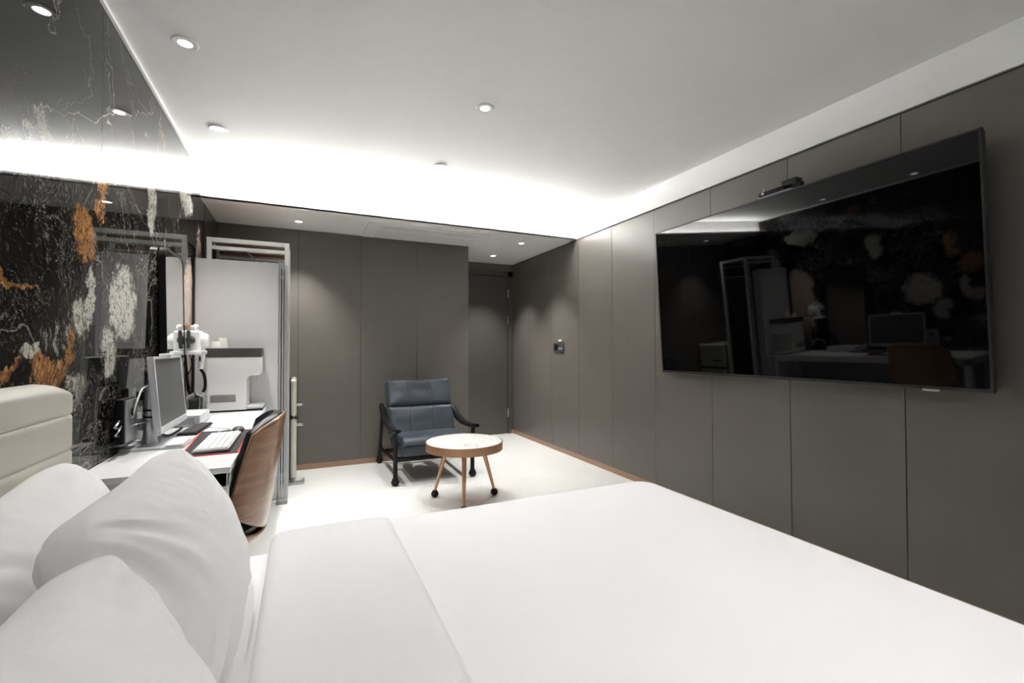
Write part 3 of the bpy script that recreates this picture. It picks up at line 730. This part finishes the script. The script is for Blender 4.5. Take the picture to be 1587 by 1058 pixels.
# ------------------------------------------------------------------ white metal frame wardrobe behind the panel
t = thing('wardrobe_rack', 'white square tube wardrobe frame with brown top board behind the white panel', 'wardrobe rack', (-.35, 4.15, 0))
FX0, FX1, FY0, FY1, FZ = -.628, -.086, 3.955, 4.335, 1.966
s_ = .032
for x in (FX0, FX1-s_):
    for y in (FY0, FY1-s_): MB().box(x, x+s_, y, y+s_, 0, FZ, .002).build('post', 'whitemetal', t)
for y in (FY0, FY1-s_):
    MB().box(FX0+s_, FX1-s_, y, y+s_, FZ-s_, FZ, .002).build('top_rail', 'whitemetal', t)
for x in (FX0, FX1-s_): MB().box(x, x+s_, FY0+s_, FY1-s_, FZ-s_, FZ, .002).build('side_rail', 'whitemetal', t)
MB().box(FX0+s_, FX1-s_, FY0, FY0+.02, FZ-.088, FZ-.060, .002).build('cross_rail', 'whitemetal', t)
for z in (1.896, 1.76): MB().box(FX0+s_, FX1-s_, FY1-.02, FY1, z-.022, z, .002).build('cross_rail', 'whitemetal', t)
MB().box(FX0+s_, FX1-s_, FY0+s_, FY1-s_, FZ-.018, FZ-.002).box(FX0+s_, FX1-s_, FY1-.024, FY1-.012, FZ-.060, FZ-.018).build('top_board', 'board', t)
MB().box(FX0+s_, FX1-s_, FY1-.006, FY1-.001, .1, 1.90).box(FX0+.006, FX0+.012, FY0+s_, FY1-s_, .1, FZ-s_).box(FX0+s_, FX1-s_, FY0+s_, FY1-s_, .30, .32).build('inner_lining', 'blackm', t)
MB().cyl((-.375, 3.97, FZ-.085), (-.30, 4.25, FZ-.14), .006).build('strut', 'alu', t)

# ------------------------------------------------------------------ cream retro fridge
t = thing('fridge', 'small cream retro fridge with rounded top and chrome handles', 'fridge', (-.3, 4.56, 0))
GY0, GY1, GX0, GX1 = 4.355, 4.78, -.50, -.085
MB().box(GX0, GX1, GY0, GY1, .02, .875, .03, 4).build('cabinet', 'creamf', t)
MB().box(GX1+.004, -.030, GY0, GY1, .03, .545, .022, 4).build('door', 'creamf', t)
MB().box(GX1+.004, -.030, GY0, GY1, .565, .885, .026, 4).build('freezer_door', 'creamf', t)
MB().box(GX1-.01, GX1+.006, GY0+.006, GY1-.006, .03, .87).build('seal', 'blackm', t)
MB().box(-.045, -.016, GY0-.002, GY0+.03, .548, .562, .004).build('hinge', 'black', t)
for z in (.66, .49):
    MB().box(-.031, .020, GY0+.045, GY0+.060, z-.012, z+.012, .003).box(.006, .020, GY0+.045, GY0+.15, z-.012, z+.012, .004).build('handle', 'chrome', t)
for y in (GY0+.03, GY1-.06):
    for x in (GX0+.04, GX1-.04): MB().cyl((x, y, 0), (x, y, .03), .018).build('foot', 'blackm', t)
tag(MB().box(-.09, .03, 4.285, 4.345, 0, .022, .006).build('floor_bracket', 'silver'), 'small silver metal bracket on the floor at the foot of the fridge', 'bracket')

# ------------------------------------------------------------------ desk chair: bent walnut shell with black leather
CXc, CYc = -.275, 2.32
t = thing('desk_chair', 'walnut shell desk chair with black leather lining pushed under the desk', 'desk chair', (CXc, CYc, 0))
def shell(u, v, off=0., z_lo=None, extend=0.):
    """u -1..1 across, v 0 bottom..1 top; off = offset inwards"""
    phi_top, phi_bot = math.radians(60), math.radians(82)
    ph = u*(phi_bot + (phi_top-phi_bot)*v**.8)
    Rx = .135 + .080*v**.8; Ry = .262 + .008*v
    zt = .862 - .055*abs(u)**2.6
    zb = .365 + .15*abs(u)**1.2
    z = zb + (zt-zb)*v
    x = CXc-.005 + (Rx-off)*math.cos(ph) - .03*(1-v)**2*0
    y = CYc + (Ry-off)*math.sin(ph)
    return Vector((x, y, z))
MB().grid(lambda a, b_: shell(2*a-1, b_), 48, 24).build('wood_back', 'walnut', t, smooth=60)
o = COL.objects[-1] if False else t.children[-1]
so = o.modifiers.new('s', 'SOLIDIFY'); so.thickness = .012; so.offset = 0
def lining(a, b_):
    u, v = (2*a-1)*1.015, b_*1.02
    p = shell(u, min(v, 1.0), .026 + .016*math.sin(PI*min(1, v)), 0); p.z += .006*(v > .98); return p
MB().grid(lining, 48, 24).build('leather_back', 'leather', t, smooth=60)
o = [c for c in t.children if c.name.startswith('leather_back')][0]
so = o.modifiers.new('s', 'SOLIDIFY'); so.thickness = .034; so.offset = 0
bv = o.modifiers.new('b', 'BEVEL'); bv.width = .012; bv.segments = 3; bv.limit_method = 'ANGLE'
def seatshell(a, b_):
    # bowl under the seat
    ph = 2*PI*a; r_ = b_
    x = CXc-.07 + .205*r_*math.cos(ph); y = CYc + .262*r_*math.sin(ph)
    return Vector((x, y, .290 + .078*r_**3 + .075*r_**3*abs(math.sin(ph))**3 + .10*max(0, -math.cos(ph))*0))
MB().grid(seatshell, 64, 16).build('wood_seat', 'walnut', t, smooth=60)
o = [c for c in t.children if c.name.startswith('wood_seat')][0]
so = o.modifiers.new('s', 'SOLIDIFY'); so.thickness = .012; so.offset = 0
MB().lathe([(0, 0), (.20, .01), (.232, .03), (.238, .06), (.21, .085), (0, .095)], (0, 0, 0), 48, mtx=Matrix.Translation((CXc-.07, CYc, .345)) @ Matrix.Diagonal((.79, 1.02, 1.0, 1))).build('seat_cushion', 'leather', t)
MB().lathe([(0, .293), (.06, .293), (.035, .27), (.032, .2), (.04, .10), (.08, .04), (.19, .012), (.20, .004), (.20, 0), (0, 0)], (CXc-.02, CYc, 0), 48).build('pedestal', 'whitep', t, label='white trumpet shaped pedestal')

# ------------------------------------------------------------------ lounge armchair
t = thing('armchair', 'blue grey tufted leather armchair with curved black wooden arms', 'armchair', (1.06, 4.3, 0))
ax0, ax1 = .722, 1.405
# tufted backrest: 3 x 2 cells, leaned back
def cell(u, n, p=.18):
    f = (u*n) % 1.0; e = min(f, 1-f)
    return min(1, e/p)
bw, bh, bt = .625, .55, .10
BM = Matrix.Translation((1.050, 4.30, .330)) @ Matrix.Rotation(math.radians(-24), 4, 'X')
def back(a, b_):
    cu, cv = cell(a, 3, .10), cell(b_, 2, .14)
    e = .35*(1-math.sqrt(max(0, 1-(1-min(cu, 1))**2))); ev = 1-math.sqrt(max(0, 1-(1-min(cv, 1))**2))
    eu = min(a, 1-a); evv = min(b_, 1-b_)
    edge = min(1, eu/.06); edgev = min(1, evv/.06)
    dpt = bt/2 + .018 - .014*e - .024*ev + .006*noise.noise(Vector((a*5, b_*5, 1)))
    dpt -= .045*(1-math.sqrt(max(0, 1-(1-edge)**2))) + .045*(1-math.sqrt(max(0, 1-(1-edgev)**2)))
    return Vector(((a-.5)*bw, -dpt, b_*bh))
b = MB(); b.grid(back, 90, 80); b.box(-bw/2+.001, bw/2-.001, -bt/2+.035, bt/2, .002, bh-.002, .012)
b.build('backrest', 'navy', t, mtx=BM, smooth=60)
b = MB()
for a in (1/3, 2/3): b.tube([back(a+.006, .02+.96*k/24)+Vector((0, -.0015, 0)) for k in range(25)], .0017, 6, smooth=False)
b.build('stitching', 'thread', t, mtx=BM)
def seatf(a, b_):
    e = min(1, min(a, 1-a)/.10); ev = min(1, b_/.16)
    drop = .05*(1-math.sqrt(max(0, 1-(1-e)**2))) + .07*(1-math.sqrt(max(0, 1-(1-ev)**2)))
    return Vector((.765+a*.60, 3.862+b_*.56, .400-drop-.02*b_))
b = MB().grid(seatf, 50, 50).box(.766, 1.364, 3.868, 4.42, .235, .335, .02, 3)
b.build('seat', 'navy', t, smooth=60)
# frame
for sx_, xx in ((-1, ax0), (1, ax1)):
    MB().tube([(xx, 3.905, .022), (xx, 3.905, .20), (xx+.0, 3.885, .44)], .019, 14).build('front_leg', 'black', t)
    MB().tube([(xx, 4.745, .022), (xx, 4.70, .2), (xx, 4.60, .45), (xx, 4.585, .53)], .017, 14).build('rear_leg', 'black', t)
    arm = [(xx-.0*sx_, 4.62, .585), (xx, 4.55, .560), (xx, 4.40, .500), (xx, 4.20, .455), (xx, 4.0, .450), (xx, 3.85, .462), (xx, 3.79, .470)]
    c_ = catmull([Vector(p) for p in arm]); b = MB(); bm_ = b.bm; rings = []
    for i, p in enumerate(c_):
        tt = i/(len(c_)-1); wv = .026+.012*math.sin(PI*min(1, tt*1.1)); hv = .016+.014*(1-tt)**1.2
        tg = (c_[min(i+1, len(c_)-1)]-c_[max(i-1, 0)]).normalized(); nn = Vector((1, 0, 0)).cross(tg).normalized()
        rings.append([bm_.verts.new(p + Vector((1, 0, 0))*wv*math.cos(q*PI/6) + nn*hv*math.sin(q*PI/6)) for q in range(12)])
    for i in range(len(rings)-1):
        for q in range(12): bm_.faces.new((rings[i][q], rings[i][(q+1) % 12], rings[i+1][(q+1) % 12], rings[i+1][q]))
    bm_.faces.new(rings[0]); bm_.faces.new(rings[-1][::-1]); bmesh.ops.recalc_face_normals(bm_, faces=bm_.faces)
    b.build('armrest', 'black', t, smooth=60)
    MB().tube([(xx, 3.905, .205), (xx, 4.3, .18), (xx, 4.715, .165)], .017, 12).build('side_rail', 'black', t)
    for y in (3.905, 4.75):
        b = MB(); b.sphere((xx, y, .028), .034, 1, 1, .82).cyl((xx, y, .03), (xx, y, .062), .031, .024); b.build('foot_sock', 'blackm', t, label='rounded black felt foot cover')
for y0_, y1_, z0, z1 in ((3.885, 3.925, .195, .235), (4.40, 4.44, .165, .205), (4.56, 4.59, .50, .54)):
    MB().box(ax0, ax1, y0_, y1_, z0, z1, .006).build('cross_bar', 'black', t)

# ------------------------------------------------------------------ round side table
TC = Vector((1.118, 3.285, 0)); TR, TZ = .287, .455
t = thing('side_table', 'round white marble side table with copper rim in front of the armchair', 'side table', TC)
MB().lathe([(0, TZ-.030), (TR-.006, TZ-.030), (TR-.006, TZ-.001), (TR-.008, TZ), (0, TZ)], TC, 96).build('marble_top', 'wmarble', t, smooth=30)
MB().lathe([(TR-.0055, TZ-.060), (TR, TZ-.060), (TR, TZ-.001), (TR-.002, TZ+.0005), (TR-.0055, TZ-.001), (TR-.0055, TZ-.060)], TC, 96).lathe([(0, TZ-.06), (TR-.005, TZ-.06), (TR-.005, TZ-.03), (0, TZ-.03)], TC, 64).build('rim', 'gold', t, smooth=30)
for k, (fx, fy) in enumerate([(.945, 3.482), (1.378, 3.33), (1.030, 3.035)]):
    f_ = Vector((fx, fy, 0)); tp = TC + (f_-TC)*.58; 
    MB().tube([Vector((fx, fy, .045)), Vector((tp.x, tp.y, TZ-.058))], [.0105, .0185], 20, smooth=False).build('leg', 'gold', t)
    b = MB(); b.sphere((fx, fy, .026), .029, 1, 1, .88).lathe([(.018, .035), (.020, .05), (.012, .055)], (fx, fy, 0), 20); b.build('foot_sock', 'blackm', t, label='rounded black felt foot cover')
